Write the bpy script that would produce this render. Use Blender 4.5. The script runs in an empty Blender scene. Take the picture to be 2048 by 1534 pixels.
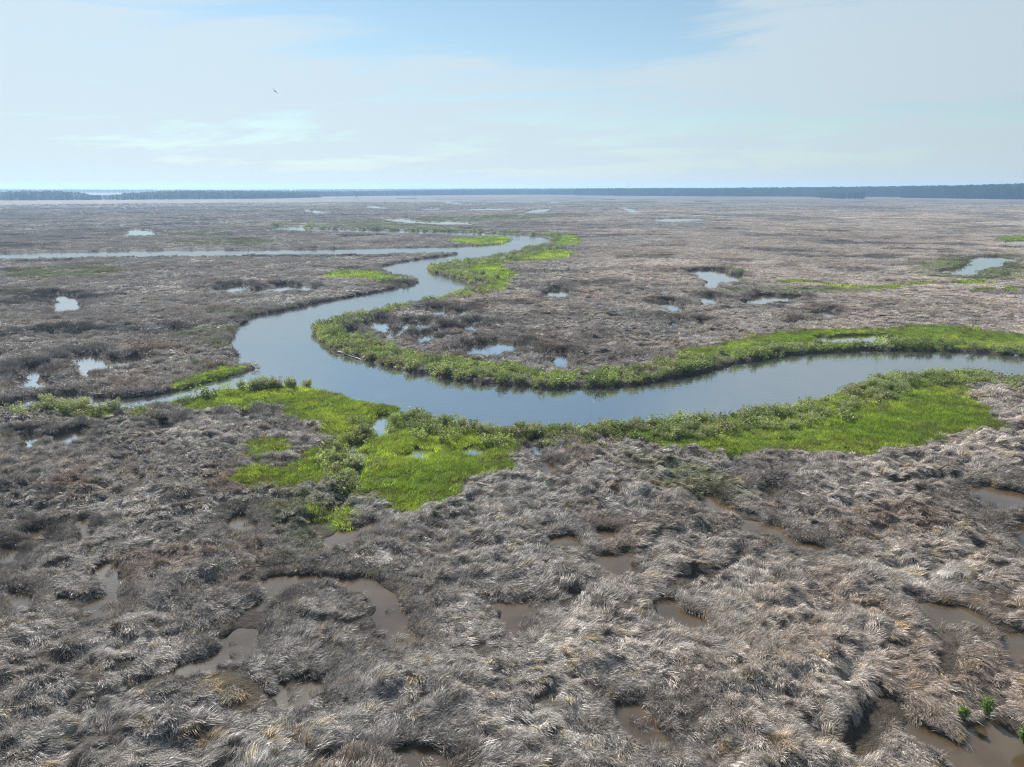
import bpy, math, random
import numpy as np
from mathutils import Vector
random.seed(7); RNG = np.random.default_rng(11)
C = bpy.context.scene.collection
R_ = math.radians

# ------------------------------------------------------------------ camera and pixel -> ground
CAM_H = 20.0; F = 1421.0; PITCH = math.atan((767 - 375.0) / F)
cp, sp = math.cos(PITCH), math.sin(PITCH)
def ground(u, v, z=0.0):
    x = (u - 1024) / F; y = (v - 767) / F
    dz = -sp - y * cp
    t = (CAM_H - z) / -dz
    return (x * t, (cp - y * sp) * t)
def at_range(u, v, rng):                       # point on the ray at a given forward range
    x = (u - 1024) / F; y = (v - 767) / F
    d = Vector((x, cp - y * sp, -sp - y * cp)); d *= rng / d.y
    return Vector((0, 0, CAM_H)) + d

# ------------------------------------------------------------------ noise
def _hash(ix, iy, s):
    n = (ix.astype(np.int64) * 374761393 + iy.astype(np.int64) * 668265263 + s * 974634677) & 0xffffffff
    n = ((n ^ (n >> 13)) * 1274126177) & 0xffffffff
    return ((n ^ (n >> 16)) & 0xffff) / 65535.0
def vnoise(x, y, s=0):
    ix = np.floor(x); iy = np.floor(y); fx = x - ix; fy = y - iy
    fx = fx * fx * fx * (fx * (fx * 6 - 15) + 10); fy = fy * fy * fy * (fy * (fy * 6 - 15) + 10)
    a = _hash(ix, iy, s); b = _hash(ix + 1, iy, s); c = _hash(ix, iy + 1, s); d = _hash(ix + 1, iy + 1, s)
    return (a * (1 - fx) + b * fx) * (1 - fy) + (c * (1 - fx) + d * fx) * fy
def fbm(x, y, scale, oct=3, s=0):
    t = 0; a = 1; n = 0
    ca, sa = 0.8, 0.6
    x = x / scale; y = y / scale
    for k in range(oct):
        t = t + a * vnoise(x, y, s + k * 17); n += a; a *= 0.5
        x, y = (x * ca - y * sa) * 2.03 + 3.7, (x * sa + y * ca) * 2.03 - 8.1
    return t / n
def sstep(a, b, x):
    t = np.clip((x - a) / (b - a), 0, 1); return t * t * (3 - 2 * t)

# ------------------------------------------------------------------ polygons
def chaikin(P, n=1):
    P = np.asarray(P, float)
    for _ in range(n):
        Q = np.roll(P, -1, 0)
        P = np.stack([P * .75 + Q * .25, P * .25 + Q * .75], 1).reshape(-1, 2)
    return P
def sdist(P, x, y, margin=8.0):
    """signed distance to polygon P (negative inside); 99 beyond margin"""
    out = np.full(x.shape, 99.0)
    lo = P.min(0) - margin; hi = P.max(0) + margin
    m = np.where((x > lo[0]) & (x < hi[0]) & (y > lo[1]) & (y < hi[1]))[0]
    A = P; B = np.roll(P, -1, 0); D = B - A; L = (D ** 2).sum(1) + 1e-9
    for k in range(0, len(m), 40000):
        i = m[k:k + 40000]; px = x[i][:, None]; py = y[i][:, None]
        t = np.clip(((px - A[:, 0]) * D[:, 0] + (py - A[:, 1]) * D[:, 1]) / L, 0, 1)
        d = np.sqrt(((A[:, 0] + t * D[:, 0] - px) ** 2 + (A[:, 1] + t * D[:, 1] - py) ** 2).min(1))
        cr = ((A[:, 1] > py) != (B[:, 1] > py)) & (px < D[:, 0] * (py - A[:, 1]) / np.where(D[:, 1] == 0, 1e-9, D[:, 1]) + A[:, 0])
        out[i] = np.where(cr.sum(1) % 2 == 1, -d, d)
    return out
def ldist(P, x, y, margin=6.0):
    out = np.full(x.shape, 99.0); P = np.asarray(P, float)
    lo = P.min(0) - margin; hi = P.max(0) + margin
    m = np.where((x > lo[0]) & (x < hi[0]) & (y > lo[1]) & (y < hi[1]))[0]
    A = P[:-1]; D = P[1:] - A; L = (D ** 2).sum(1) + 1e-9
    for k in range(0, len(m), 60000):
        i = m[k:k + 60000]; px = x[i][:, None]; py = y[i][:, None]
        t = np.clip(((px - A[:, 0]) * D[:, 0] + (py - A[:, 1]) * D[:, 1]) / L, 0, 1)
        out[i] = np.sqrt(((A[:, 0] + t * D[:, 0] - px) ** 2 + (A[:, 1] + t * D[:, 1] - py) ** 2).min(1))
    return out

# river outline (photo pixel, height of what hides the edge)
S = 1.0; M = .8
near_bank = [(2300,768),(2048,748),(1990,743),(1951,737),(1893,735),(1834,735),(1776,741),(1717,754),(1678,772),(1640,784),(1581,800),(1523,810),(1464,819),(1406,825),(1328,829),(1281,831),(1181,836),(1078,837),(959,837),(908,830),(856,823),(822,813)]
near_bank2 = [(788,803),(754,796),(713,792),(699,786),(668,775),(634,766),(600,762),(564,763),(513,763),(444,772),(393,783),(342,795),(290,800),(239,806),(205,805),(154,798),(113,797),(44,806),(0,811),(-160,822)]
creek_up = [(-160,818),(0,809),(44,801),(85,793),(137,790),(188,792),(256,795),(308,790),(359,780),(410,768),(472,752),(485,746),(508,739),(513,736),(509,731),(492,729),(478,726),(461,718),(464,714),(479,714),(482,708),(458,690),(460,684),(472,678),(468,664),(472,654),(492,644),(496,635),(547,625),(581,618),(600,613),(668,599),(737,587),(788,577),(822,570),(839,565),(836,561),(819,556),(788,550),(764,541),(754,537),(764,533),(791,526),(839,519),(873,514),(908,510),(928,505)]
branch_s = [(926,501),(901,502),(839,503.5),(771,505),(702,507),(600,507),(547,507),(444,509),(290,510),(171,511),(0,515.5),(-250,522)]
branch_n = [(-250,514),(0,507),(137,503.5),(273,501),(410,500),(547,499),(700,497),(805,495),(908,493),(942,491.6),(993,489),(1017,482),(1025,478)]
reach_s = [(1020,473.5),(1003,470),(959,469),(891,467),(805,464.6),(702,462.5),(634,460.5),(540,457.4)]
reach_n = [(540,454),(560,451.5),(598,450.5),(603,455),(632,457),(700,459),(805,461),(908,463),(993,466),(1044,469),(1078,472),(1102,476),(1111,481),(1099,484)]
right_hid = [(1072,487),(1048,492),(1041,497),(1010,505),(959,513),(908,521),(873,525),(853,529)]
right_bank = [(848,536),(860,543),(891,551),(925,560),(940,567)]
right_hid2 = [(935,572),(891,584),(839,592),(771,603),(720,615),(668,627),(644,637)]
inner = [(631,651),(626,665),(631,675),(651,692),(685,709),(737,723),(771,733),(822,744),(873,752),(925,762),(993,771),(1061,776),(1113,778),(1181,776),(1249,773),(1308,764),(1367,752),(1425,740),(1464,729),(1523,719),(1581,711),(1640,706),(1717,702),(1776,700.5),(1854,702),(1951,705),(2048,713),(2300,730)]
river = []
for pts, z in ((near_bank, S), (near_bank2, .9), (creek_up, 0), (branch_s, M), (branch_n, 0), (reach_s, M), (reach_n, 0), (right_hid, S), (right_bank, 0), (right_hid2, 1.2), (inner, 0)):
    river += [ground(u, v, z) for u, v in pts]
RIVER = chaikin(river)

ponds_px = [
 [(1378,546),(1402,540),(1439,540),(1457,548),(1479,552),(1472,559),(1439,561),(1426,568),(1422,573),(1409,571),(1420,561),(1409,555),(1388,550)],
 [(1888,539),(1921,534),(1950,528),(1952,517),(1979,513),(2025,516),(2016,524),(1976,532),(1946,536),(1941,549),(1921,548),(1899,542)],
 [(1645,680),(1663,676),(1717,674),(1768,674),(1795,679),(1764,684),(1717,687),(1690,686),(1679,682),(1655,683)],
 [(933,699),(945,692),(969,688),(1010,688),(1037,690),(1010,699),(990,708),(962,703),(942,703)],
 [(737,650),(750,641),(764,643),(779,650),(774,657),(757,657)],
 [(800,653),(810,643),(817,651),(808,658)], [(837,651),(844,643),(860,648),(846,656)], [(877,656),(889,650),(892,657)],
 [(928,655),(940,643),(944,653),(963,648),(960,656),(937,657)], [(834,677),(855,665),(857,673),(844,682)],
 [(693,663),(706,661),(708,668),(699,672)], [(867,620),(884,617),(890,623),(921,624),(937,618),(930,626),(873,625)],
 [(1102,709),(1120,701),(1133,709),(1120,715)], [(1113,725),(1128,720),(1132,732),(1119,732)],
 [(1085,591),(1113,582),(1124,580),(1127,586),(1113,590)],
 [(134,718),(137,709),(161,710),(186,704),(188,716),(205,721),(207,729),(195,736),(178,729),(164,719),(150,716)],
 [(219,724),(232,714),(236,724)], [(249,721),(265,715),(269,719),(256,724)],
 [(38,755),(56,752),(58,740),(89,730),(90,743),(68,746),(65,757),(78,763),(77,773),(41,767)], [(164,742),(174,739),(171,751)],
 [(438,576),(478,569),(492,573),(489,579),(458,580)], [(504,577),(547,572),(551,577),(509,581)], [(560,570),(579,571),(579,578),(561,579)], [(583,574),(622,574),(621,579),(585,578)],
 [(98,588),(116,590),(142,596),(146,618),(126,620),(125,600),(101,593)],
 [(251,467),(267,463),(254,460),(280,459),(297,462),(311,466),(301,469),(267,470)],
 [(750,438),(812,437),(819,441),(884,443),(887,441),(949,445),(942,448),(887,448),(805,443)],
 [(730,413),(744,412),(771,415),(779,417),(747,417)], [(841,417.5),(880,417.5),(880,420),(841,420)], [(926,417),(1041,417),(1010,421),(935,420)],
 [(1046,425),(1068,419),(1103,417),(1092,422),(1068,425)], [(1234,416),(1260,416.5),(1267,420),(1294,422),(1263,425),(1257,421)],
 [(880,404),(891,402),(903,405),(921,407),(918,408.5),(895,405.5)], [(927,408),(943,408),(942,410),(930,410)], [(1098,404),(1119,404),(1117,406),(1100,406)],
 [(1300,438),(1358,436.5),(1426,438),(1358,443),(1322,442)], [(1386,429),(1406,429),(1405,431.5),(1388,431.5)],
 [(1321,607),(1340,603),(1364,621),(1338,613)], [(1411,595),(1420,592),(1431,601),(1413,605)], [(1497,602),(1512,594),(1534,592),(1563,594),(1600,594),(1570,599),(1534,598),(1516,604)],
 [(1638,625),(1654,621),(1681,628),(1651,630)], [(2016,482),(2060,481),(2060,485),(2020,485)],
 [(205,1133),(217,1137),(223,1165),(226,1206),(198,1223),(184,1206),(160,1203),(200,1185),(211,1172)],
 [(509,1201),(537,1158),(560,1152),(690,1154),(690,1164),(600,1174),(560,1187),(520,1205)],
 [(702,1158),(734,1149),(761,1172),(792,1202),(832,1250),(832,1283),(785,1280),(766,1247),(740,1206),(706,1182)],
 [(992,1220),(1007,1198),(1092,1198),(1078,1228),(1028,1263),(1005,1237)],
 [(367,1321),(410,1302),(454,1266),(501,1260),(508,1289),(478,1304),(427,1310),(410,1324),(372,1330)],
 [(548,1396),(562,1376),(600,1366),(640,1372),(612,1392),(581,1412)],
 [(1193,1114),(1247,1109),(1266,1120),(1247,1141),(1204,1129)], [(1303,1199),(1350,1206),(1402,1226),(1412,1237),(1368,1241),(1325,1222)],
 [(1852,1220),(1881,1215),(1946,1219),(1975,1237),(1932,1248),(1902,1266),(1886,1250),(1859,1231)],
 [(1814,1443),(1843,1450),(1895,1460),(1936,1440),(1980,1440),(1998,1453),(2050,1478),(2150,1500),(2150,1575),(2040,1570),(2000,1518),(1955,1525),(1925,1560),(1895,1530),(1878,1504),(1824,1474)],
 [(1479,1049),(1509,1050),(1540,1057),(1588,1076),(1640,1085),(1634,1098),(1594,1092),(1546,1070),(1500,1067)],
 [(1413,992),(1427,996),(1459,1012),(1440,1016),(1418,1004)], [(1961,978),(1981,985),(1979,1013),(1954,1013)], [(2024,982),(2060,986),(2060,1003),(2026,1003)],
 [(2038,1058),(2070,1058),(2070,1090),(2042,1088)], [(2022,1280),(2060,1282),(2060,1316),(2030,1304)],
 [(464,1035),(493,1034),(487,1055),(476,1049)], [(52,875),(67,871),(70,881),(49,896),(45,887)], [(118,877),(138,869),(152,869),(147,879),(129,884)],
 [(4,1102),(13,1099),(19,1119),(8,1123)], [(161,1047),(170,1044),(178,1062),(172,1066)], [(78,1062),(88,1060),(88,1074),(80,1072)],
 [(761,835),(778,830),(771,846),(768,862),(759,854)], [(700,890),(711,896),(714,909),(704,912),(706,900)], [(937,901),(960,896),(980,894),(967,908),(945,910)], [(815,901),(850,896),(848,901),(825,904)],
 [(1068,880),(1081,882),(1087,902),(1076,903)], [(1087,929),(1101,926),(1097,943)], [(481,830),(504,829),(489,848)], [(314,849),(331,846),(325,857)],
 [(1248,1427),(1281,1433),(1314,1455),(1302,1465),(1265,1450)], [(794,1508),(893,1508),(873,1527),(807,1528)], [(658,1078),(700,1062),(737,1051),(730,1060),(690,1074)], [(1190,1060),(1215,1057),(1225,1066),(1200,1070)],
 [(1525,980),(1538,976),(1552,986),(1538,992)], [(1112,1075),(1140,1072),(1150,1082),(1122,1086)],
 [(785,668),(792,666),(790,672)], [(1340,640),(1356,643),(1350,650)], [(1395,640),(1408,643),(1402,648)], [(1572,640),(1592,643),(1580,648)], [(108,661),(114,668),(109,668)], [(150,662),(158,664),(154,668)],
 [(340,660),(356,659),(350,665)], [(1390,402),(1420,402),(1420,403.5),(1392,403.5)], [(795,396),(833,396),(833,397.6),(797,397.6)], [(612,421),(638,420.5),(640,422.5),(614,422.5)], [(625,424),(660,423.5),(655,426),(630,426)],
 [(30,1190),(44,1186),(50,1196),(36,1200)], [(600,420),(614,419.5),(612,421),(602,421)], [(1205,398),(1230,398),(1228,399.3),(1208,399.3)],[(990,402),(1030,402),(1028,403.5),(994,403.5)],
]
PONDS = []
for kk, pp in enumerate(ponds_px):
    cy = sum(p[1] for p in pp) / len(pp); Q = []
    for u, v in pp:
        r = ground(u, v)[1]
        hide = 0 if v < cy else (.42 if r < 60 else .38 if kk == 2 else .62 if r < 650 else .2)
        Q.append(ground(u, v, hide))
    PONDS.append(chaikin(Q))
WATERS = [RIVER] + PONDS
WCY = np.array([0.] + [P[:, 1].mean() for P in PONDS])

# creases without open water
creases_px = [[(369,1322),(330,1335),(300,1352),(270,1362)],[(499,1258),(505,1225),(512,1200)],[(1530,1052),(1495,1024),(1461,1014),(1440,1000)],[(1481,1099),(1461,1127),(1416,1147),(1392,1140),(1348,1154)],
 [(1885,1264),(1891,1312),(1902,1339)],[(1775,1397),(1748,1425),(1741,1476),(1717,1512)],[(1820,1185),(1861,1208)],[(1973,1237),(2048,1262)],[(64,1059),(108,1045),(152,1042)],[(231,921),(272,913),(290,905)],
 [(133,1195),(165,1203),(192,1188)],[(1775,1397),(1800,1425),(1816,1445)],[(540,1158),(500,1155)],[(690,1158),(704,1165)],[(1010,1198),(960,1190)],[(1195,1112),(1170,1120)],[(700,905),(720,930),(712,960),(690,990),(670,1020),(655,1060)],[(768,862),(740,876),(706,892)],
 [(1072,905),(1092,930)],[(1466,905),(1470,920)],[(1780,960),(1830,965),(1870,960)],[(1930,965),(1965,980),(2025,985)],[(1850,960),(1900,950)],[(20,820),(60,812)],[(560,1045),(620,1040),(670,1060)],[(1120,1200),(1150,1190)],[(1655,830),(1700,825)]]
CREASES = [[ground(u, v, .35) for u, v in L] for L in creases_px]
TRACK = [ground(u, v, .3) for u, v in ((1540,873),(1640,857),(1737,838),(1772,814),(1803,779),(1830,760))]
PALE = [(ground(u, v, .4), r) for u, v, r in ((1135,1285,1.5),(1150,1390,1.3),(1060,1440,1.6),(1690,1362,1.6),(400,1432,.7),(1350,1300,1),(1640,1350,1.1),(620,1395,.6),(300,1300,1.6),(760,1110,1.2),(1250,1290,1),(240,1010,2.2),(1180,1480,1.2),(1850,1150,2))]
BARE = [(ground(u, v, .4), r) for u, v, r in ((460,1375,1.2),(480,1400,.9),(430,1350,.8),(1570,1490,.9),(1020,1380,.6),(560,1480,1.0),(45,1190,.8),(395,1480,1.0),(1550,1160,.7),(1690,1480,.8),(110,1190,.7),(20,1430,.8))]

BANKLINES = [([ground(u, v, 0) for u, v in inner], 4.2), ([ground(u, v, S) for u, v in near_bank if 822 <= u <= 1900], 4.0), ([ground(u, v, .6) for u, v in right_hid[3:] + right_bank + right_hid2], 4.5)]
# green ground cover
inner_edge = [(2300,690),(2048,674),(1912,656),(1858,652),(1811,656),(1807,662),(1717,660),(1640,662),(1523,674),(1460,684),(1437,695),(1375,703),(1359,709),(1250,736),(1215,743),(1147,747),(1065,750),(1054,740),(942,726),(884,716),(839,720),(791,713),(771,696),(743,692),(702,675),(689,658),(661,655),(662,645),(690,632),(760,612),(850,596),(905,586),(950,577),(960,567)]
lawns_px = [
 [(1297,877),(1290,845),(1400,838),(1523,822),(1640,798),(1717,770),(1776,752),(1834,742),(1912,745),(1944,756),(1908,771),(1932,795),(1951,830),(2000,849),(1912,869),(1834,890),(1717,904),(1640,902),(1562,900),(1476,912),(1406,898),(1347,896),(1301,888)],
 [(342,797),(400,787),(484,767),(565,762),(638,771),(700,787),(766,806),(858,828),(1000,842),(1180,842),(1290,838),(1300,860),(1250,868),(1190,858),(1130,862),(1060,872),(1000,868),(883,861),(820,858),(770,850),(740,870),(690,880),(664,872),(664,857),(598,842),(592,812),(521,809),(466,816),(400,821),(350,808)],
 [(720,880),(770,862),(830,855),(883,861),(1000,868),(1019,897),(986,916),(1000,938),(931,956),(913,974),(916,996),(876,1009),(796,1015),(729,985),(700,960),(740,930),(715,905)],
 [(484,960),(484,945),(513,938),(557,945),(609,934),(616,908),(660,895),(700,900),(730,930),(720,985),(690,975),(640,965),(560,968),(520,962)],
 [(513,883),(546,886),(560,898),(546,920),(525,905)], [(650,1030),(690,1015),(700,1030),(680,1055),(655,1050)],
 [(110,815),(150,808),(210,815),(240,810),(230,825),(190,832),(140,828)],
 [(359,773),(400,754),(475,735),(474,750),(410,766),(365,778)],
 [(1359,709),(1375,703),(1437,695),(1460,684),(1523,674),(1640,662),(1717,660),(1807,662),(1811,656),(1858,652),(1912,656),(2048,674),(2300,690),(2300,716),(2048,702),(1951,696),(1854,694),(1776,693),(1717,693),(1640,695),(1581,701),(1523,706),(1464,713),(1425,714)],
 [(650,668),(675,658),(700,675),(743,691),(771,696),(791,713),(760,713),(720,702),(680,690)], [(839,722),(884,716),(942,726),(1054,740),(1063,752),(1000,753),(930,742),(880,732)], [(870,596),(905,586),(925,590),(890,600)],
 [(897,531),(942,526),(1000,522),(1034,510),(1092,498),(1147,505),(1133,517),(1078,522),(1003,524),(993,529),(1010,539),(1034,548),(1010,565),(1007,579),(976,586),(952,586),(990,565),(976,551),(935,538)],
 [(1113,469),(1150,471),(1167,488),(1106,493),(1111,481)], [(641,553),(682,541),(737,543),(764,548),(800,556),(786,558),(702,559)],
 [(880,480),(976,474),(1010,471),(1024,478),(1000,488),(942,490)], [(852,503),(905,502),(895,507),(855,507)],

 [(1548,566),(1610,561),(1660,570),(1740,576),(1800,571),(1870,561),(1868,564),(1800,575),(1740,581),(1660,574),(1610,565)],
 [(1910,562),(1965,561),(1970,569),(1915,570)], [(1945,582),(1990,576),(1980,584)], [(2005,577),(2030,576),(2030,583)], [(1990,476),(2060,470),(2060,479),(1995,481)],
]
far_green_px = [ [(1826,520),(1880,508),(1940,518),(1900,532),(1880,542),(1835,540),(1850,528)],
 [(428,618),(455,620),(490,626),(480,631),(440,625)], [(0,628),(25,627),(22,633),(0,634)], [(0,543),(60,540),(120,545),(60,548),(0,548)], [(170,540),(205,538),(190,544)], [(20,583),(75,578),(60,587)],
 [(320,466),(430,462),(480,466),(410,471),(330,469)], [(360,480),(430,476),(470,478),(400,482)], [(420,450),(500,443),(540,446),(470,452)], [(455,712),(490,716),(498,722),(470,722)], [(0,403),(60,404),(60,407),(0,407)],
 [(1255,905),(1290,912),(1350,925),(1330,932),(1270,920)],[(620,450),(740,448),(860,446),(880,452),(740,456),(640,456)],[(1380,556),(1400,556),(1420,562),(1412,570),(1385,562)],[(1440,563),(1480,558),(1530,562),(1480,568)],
]
LAWNS = [chaikin([ground(u, v, .25) for u, v in L]) for L in lawns_px]
OLIVE = [chaikin([ground(u, v, .4) for u, v in L]) for L in far_green_px + list(([(300,672),(360,658),(470,655),(465,690),(400,694),(330,688)], [(560,975),(720,990),(700,1040),(640,1060),(560,1010)], [(1300,905),(1420,930),(1440,985),(1330,960)], [(1820,520),(2060,500),(2060,560),(1900,560),(1830,545)], [(1450,575),(1760,575),(1700,590),(1500,585)], [(640,440),(1180,425),(1180,432),(700,452)], [(0,535),(250,530),(230,552),(0,556)],[(330,478),(560,476),(560,490),(330,490)]))]

def area(P): x, y = P[:, 0], P[:, 1]; return abs(np.dot(x, np.roll(y, 1)) - np.dot(y, np.roll(x, 1))) / 2
AREA_DIL = np.array([-.2 if area(P) > 4.5 else .2 for P in WATERS]); OVAL = 3; SLIVER = 1 + next(i for i, q in enumerate(ponds_px) if q[0] == (205, 1133)); AREA_DIL[SLIVER] = .22
def d_water(x, y):
    best = np.full(x.shape, 99.0); who = np.full(x.shape, -1)
    for k, P in enumerate(WATERS):
        d = sdist(P, x, y); m = d < best
        best[m] = d[m]; who[m] = k
    return best, who
def d_lawn(x, y):
    best = np.full(x.shape, 99.0)
    for P in LAWNS: best = np.minimum(best, sdist(P, x, y, 6))
    return best
def d_olive(x, y):
    best = np.full(x.shape, 99.0)
    for P in OLIVE: best = np.minimum(best, sdist(P, x, y, 12))
    return best
def d_crease(x, y):
    best = np.full(x.shape, 99.0)
    for L in CREASES: best = np.minimum(best, ldist(L, x, y))
    return best
def spots(lst, x, y):
    w = np.zeros(x.shape)
    for (cx, cy), r in lst:
        q = np.hypot((x - cx) * .6, (y - cy)) / (r * .6) + (fbm(x, y, .8, 2, 15) - .5) * .9
        w = np.maximum(w, 1 - sstep(.5, 1.2, q))
    return w

def fields(x, y):
    """everything the ground and the plants need to know about a place"""
    f = {}
    r = np.hypot(x, y)
    dw, who = d_water(x, y)
    wk = np.clip(who, 0, None); dil = AREA_DIL[wk]
    edge_n = (fbm(x, y, 1.1, 3, 5) - .5) * 2.0 + (fbm(x, y, 4, 2, 9) - .5) * 1.2
    amp = np.where(who == 0, .7, np.where(r < 50, .55, np.where(r < 200, 1.25, .5)))
    dwn = np.where(dw < 50, dw + edge_n * amp - np.where(who > 0, np.where(r > 50, np.where(r > 120, np.where(r < 220, 1.15, 1.4), np.where(who == OVAL, 1.3, np.where(r > 80, .5, .25))), dil), 0), dw)
    cr = d_crease(x, y) + (fbm(x, y, 1.2, 2, 31) - .5) * .7
    lw = d_lawn(x, y); lwn = lw + (fbm(x, y, 2.2, 4, 21) - .5) * 2.8
    green = 1 - sstep(0, 1.2, lwn)
    m1 = fbm(x, y, 1.25, 3, 41) - .5; m2 = fbm(x, y, .7, 2, 43) - .5; m3 = fbm(x, y, 14, 2, 47) - .5
    ridge = 1 - np.abs(fbm(x, y, 2.4, 2, 51) - .5) * 4
    amp_r = 1 - .45 * sstep(50, 110, r) - .3 * sstep(120, 320, r)
    base = .40 - .06 * sstep(50, 110, r) - .1 * sstep(150, 400, r) + (m1 * 1.0 + m2 * .5 + m3 * .2) * (1 - .6 * green) * amp_r + .12 * ridge * (1 - green) * amp_r
    calm = np.where(who > 0, sstep(.3, 3.2, dw), sstep(.3, 2.5, dw)); calm = np.where(dw > 50, 1, calm)
    base = np.where(r < 60, .22, .30) * (1 - calm) + base * calm
    base = np.maximum(base, .1)
    base = base + np.where((dwn < 4) & (r > 60), .14 * amp_r * np.exp(-((dwn - 1.0) / .9) ** 2), 0)
    base = base - .55 * (1 - sstep(.3, .8, cr)) * (base > .2)
    base = np.maximum(base, .07)
    z = -.45 + (base + .45) * sstep(-.35, .45, dwn)
    f.update(r=r, dw=dw, dwn=dwn, who=who, cr=cr, lw=lw, green=green, z=z, m1=m1, m2=m2)
    return f

# ------------------------------------------------------------------ materials
def mat(name):
    m = bpy.data.materials.new(name); m.use_nodes = True
    nt = m.node_tree; nt.nodes.clear()
    return m, nt, nt.nodes, nt.links
def N(nodes, t, **kw):
    n = nodes.new(t)
    for k, v in kw.items():
        if k.startswith('i_'):
            n.inputs[k[2:].replace('_', ' ')].default_value = v
        else: setattr(n, k, v)
    return n
def ramp(nodes, stops):
    n = nodes.new('ShaderNodeValToRGB'); e = n.color_ramp.elements
    while len(e) < len(stops): e.new(.5)
    for el, (p, c) in zip(e, stops): el.position = p; el.color = (*c, 1)
    return n
def mix(nodes, links, fac, a, b, mode='MIX'):
    n = nodes.new('ShaderNodeMix'); n.data_type = 'RGBA'; n.blend_type = mode
    for s, v in ((0, fac), (6, a), (7, b)):
        if hasattr(v, 'links'): links.new(v, n.inputs[s])
        else: n.inputs[s].default_value = v if s == 0 else (*v, 1)
    return n.outputs[2]

def blade_material(name, trans=.3, gloss=.35, rough=.5, tgain=(1.1, 1.1, .9), LO=.6, HI=1.4):
    m, nt, nd, ln = mat(name)
    out = N(nd, 'ShaderNodeOutputMaterial')
    t = N(nd, 'ShaderNodeAttribute', attribute_type='INSTANCER', attribute_name='tint')
    b = N(nd, 'ShaderNodeAttribute', attribute_type='GEOMETRY', attribute_name='bv')
    mr = N(nd, 'ShaderNodeMapRange'); mr.inputs[3].default_value = LO; mr.inputs[4].default_value = HI
    ln.new(b.outputs['Fac'], mr.inputs[0])
    sc = N(nd, 'ShaderNodeVectorMath', operation='SCALE')
    ln.new(t.outputs['Vector'], sc.inputs[0]); ln.new(mr.outputs[0], sc.inputs['Scale'])
    p = N(nd, 'ShaderNodeBsdfPrincipled'); p.inputs['Roughness'].default_value = rough
    p.inputs['Specular IOR Level'].default_value = gloss
    ln.new(sc.outputs[0], p.inputs['Base Color'])
    tr = N(nd, 'ShaderNodeBsdfTranslucent')
    tg = N(nd, 'ShaderNodeVectorMath', operation='MULTIPLY'); tg.inputs[1].default_value = tgain
    ln.new(sc.outputs[0], tg.inputs[0]); ln.new(tg.outputs[0], tr.inputs['Color'])
    mx = N(nd, 'ShaderNodeMixShader'); mx.inputs[0].default_value = trans
    ln.new(p.outputs[0], mx.inputs[1]); ln.new(tr.outputs[0], mx.inputs[2])
    ln.new(mx.outputs[0], out.inputs[0])
    return m
M_DEAD = blade_material('dead_grass_blades', .2, .5, .4, (1.05, 1.0, .95), .45, 2.3)
M_DEAD_MID = blade_material('dead_grass_blades', .2, .4, .45, (1.05, 1.0, .95), .6, 1.75)
M_DEAD_FAR = blade_material('dead_grass_blades', .2, .25, .55, (1.05, 1.0, .95), .85, 1.25)
M_GREEN = blade_material('green_grass_blades', .42, .3, .5, (1.0, 1.2, .6))
M_LEAF = blade_material('leaf_clumps', .38, .3, .5, (1.1, 1.2, .7))

def leaf_material(name, c1, c2, trans=.35):
    m, nt, nd, ln = mat(name); out = N(nd, 'ShaderNodeOutputMaterial')
    b = N(nd, 'ShaderNodeAttribute', attribute_type='GEOMETRY', attribute_name='bv')
    oi = N(nd, 'ShaderNodeObjectInfo')
    rp = ramp(nd, [(0, c1), (1, c2)]); ln.new(b.outputs['Fac'], rp.inputs[0])
    mr = N(nd, 'ShaderNodeMapRange'); mr.inputs[3].default_value = .7; mr.inputs[4].default_value = 1.25
    ln.new(oi.outputs['Random'], mr.inputs[0])
    sc = N(nd, 'ShaderNodeVectorMath', operation='SCALE'); ln.new(rp.outputs[0], sc.inputs[0]); ln.new(mr.outputs[0], sc.inputs['Scale'])
    p = N(nd, 'ShaderNodeBsdfPrincipled'); p.inputs['Roughness'].default_value = .5; p.inputs['Specular IOR Level'].default_value = .3
    tr = N(nd, 'ShaderNodeBsdfTranslucent'); mx = N(nd, 'ShaderNodeMixShader'); mx.inputs[0].default_value = trans
    ln.new(sc.outputs[0], p.inputs['Base Color']); ln.new(sc.outputs[0], tr.inputs['Color'])
    ln.new(p.outputs[0], mx.inputs[1]); ln.new(tr.outputs[0], mx.inputs[2]); ln.new(mx.outputs[0], out.inputs[0])
    return m
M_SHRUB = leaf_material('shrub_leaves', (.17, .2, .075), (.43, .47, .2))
M_SHRUB_BRIGHT = leaf_material('bright_shrub_leaves', (.13, .2, .05), (.23, .34, .09), .45)
M_PINE = leaf_material('tree_leaves', (.012, .02, .01), (.04, .052, .022), .2)
def simple(name, col, rough=.7, noise=None):
    m, nt, nd, ln = mat(name); out = N(nd, 'ShaderNodeOutputMaterial'); p = N(nd, 'ShaderNodeBsdfPrincipled')
    p.inputs['Roughness'].default_value = rough
    n = N(nd, 'ShaderNodeTexNoise'); n.inputs['Scale'].default_value = noise or 8; n.inputs['Detail'].default_value = 5
    rp = ramp(nd, [(.3, tuple(c * .7 for c in col)), (.7, tuple(min(1, c * 1.25) for c in col))])
    ln.new(n.outputs[0], rp.inputs[0]); ln.new(rp.outputs[0], p.inputs['Base Color']); ln.new(p.outputs[0], out.inputs[0])
    return m
M_BARK = simple('bark', (.12, .1, .085), .9, 12)
M_DRIFT = simple('bleached_wood', (.52, .49, .44), .8, 6)
M_FEATHER = simple('dark_feathers', (.035, .032, .03), .7, 20)
M_STEEL = simple('grey_steel', (.3, .31, .33), .5, 3)

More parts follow.
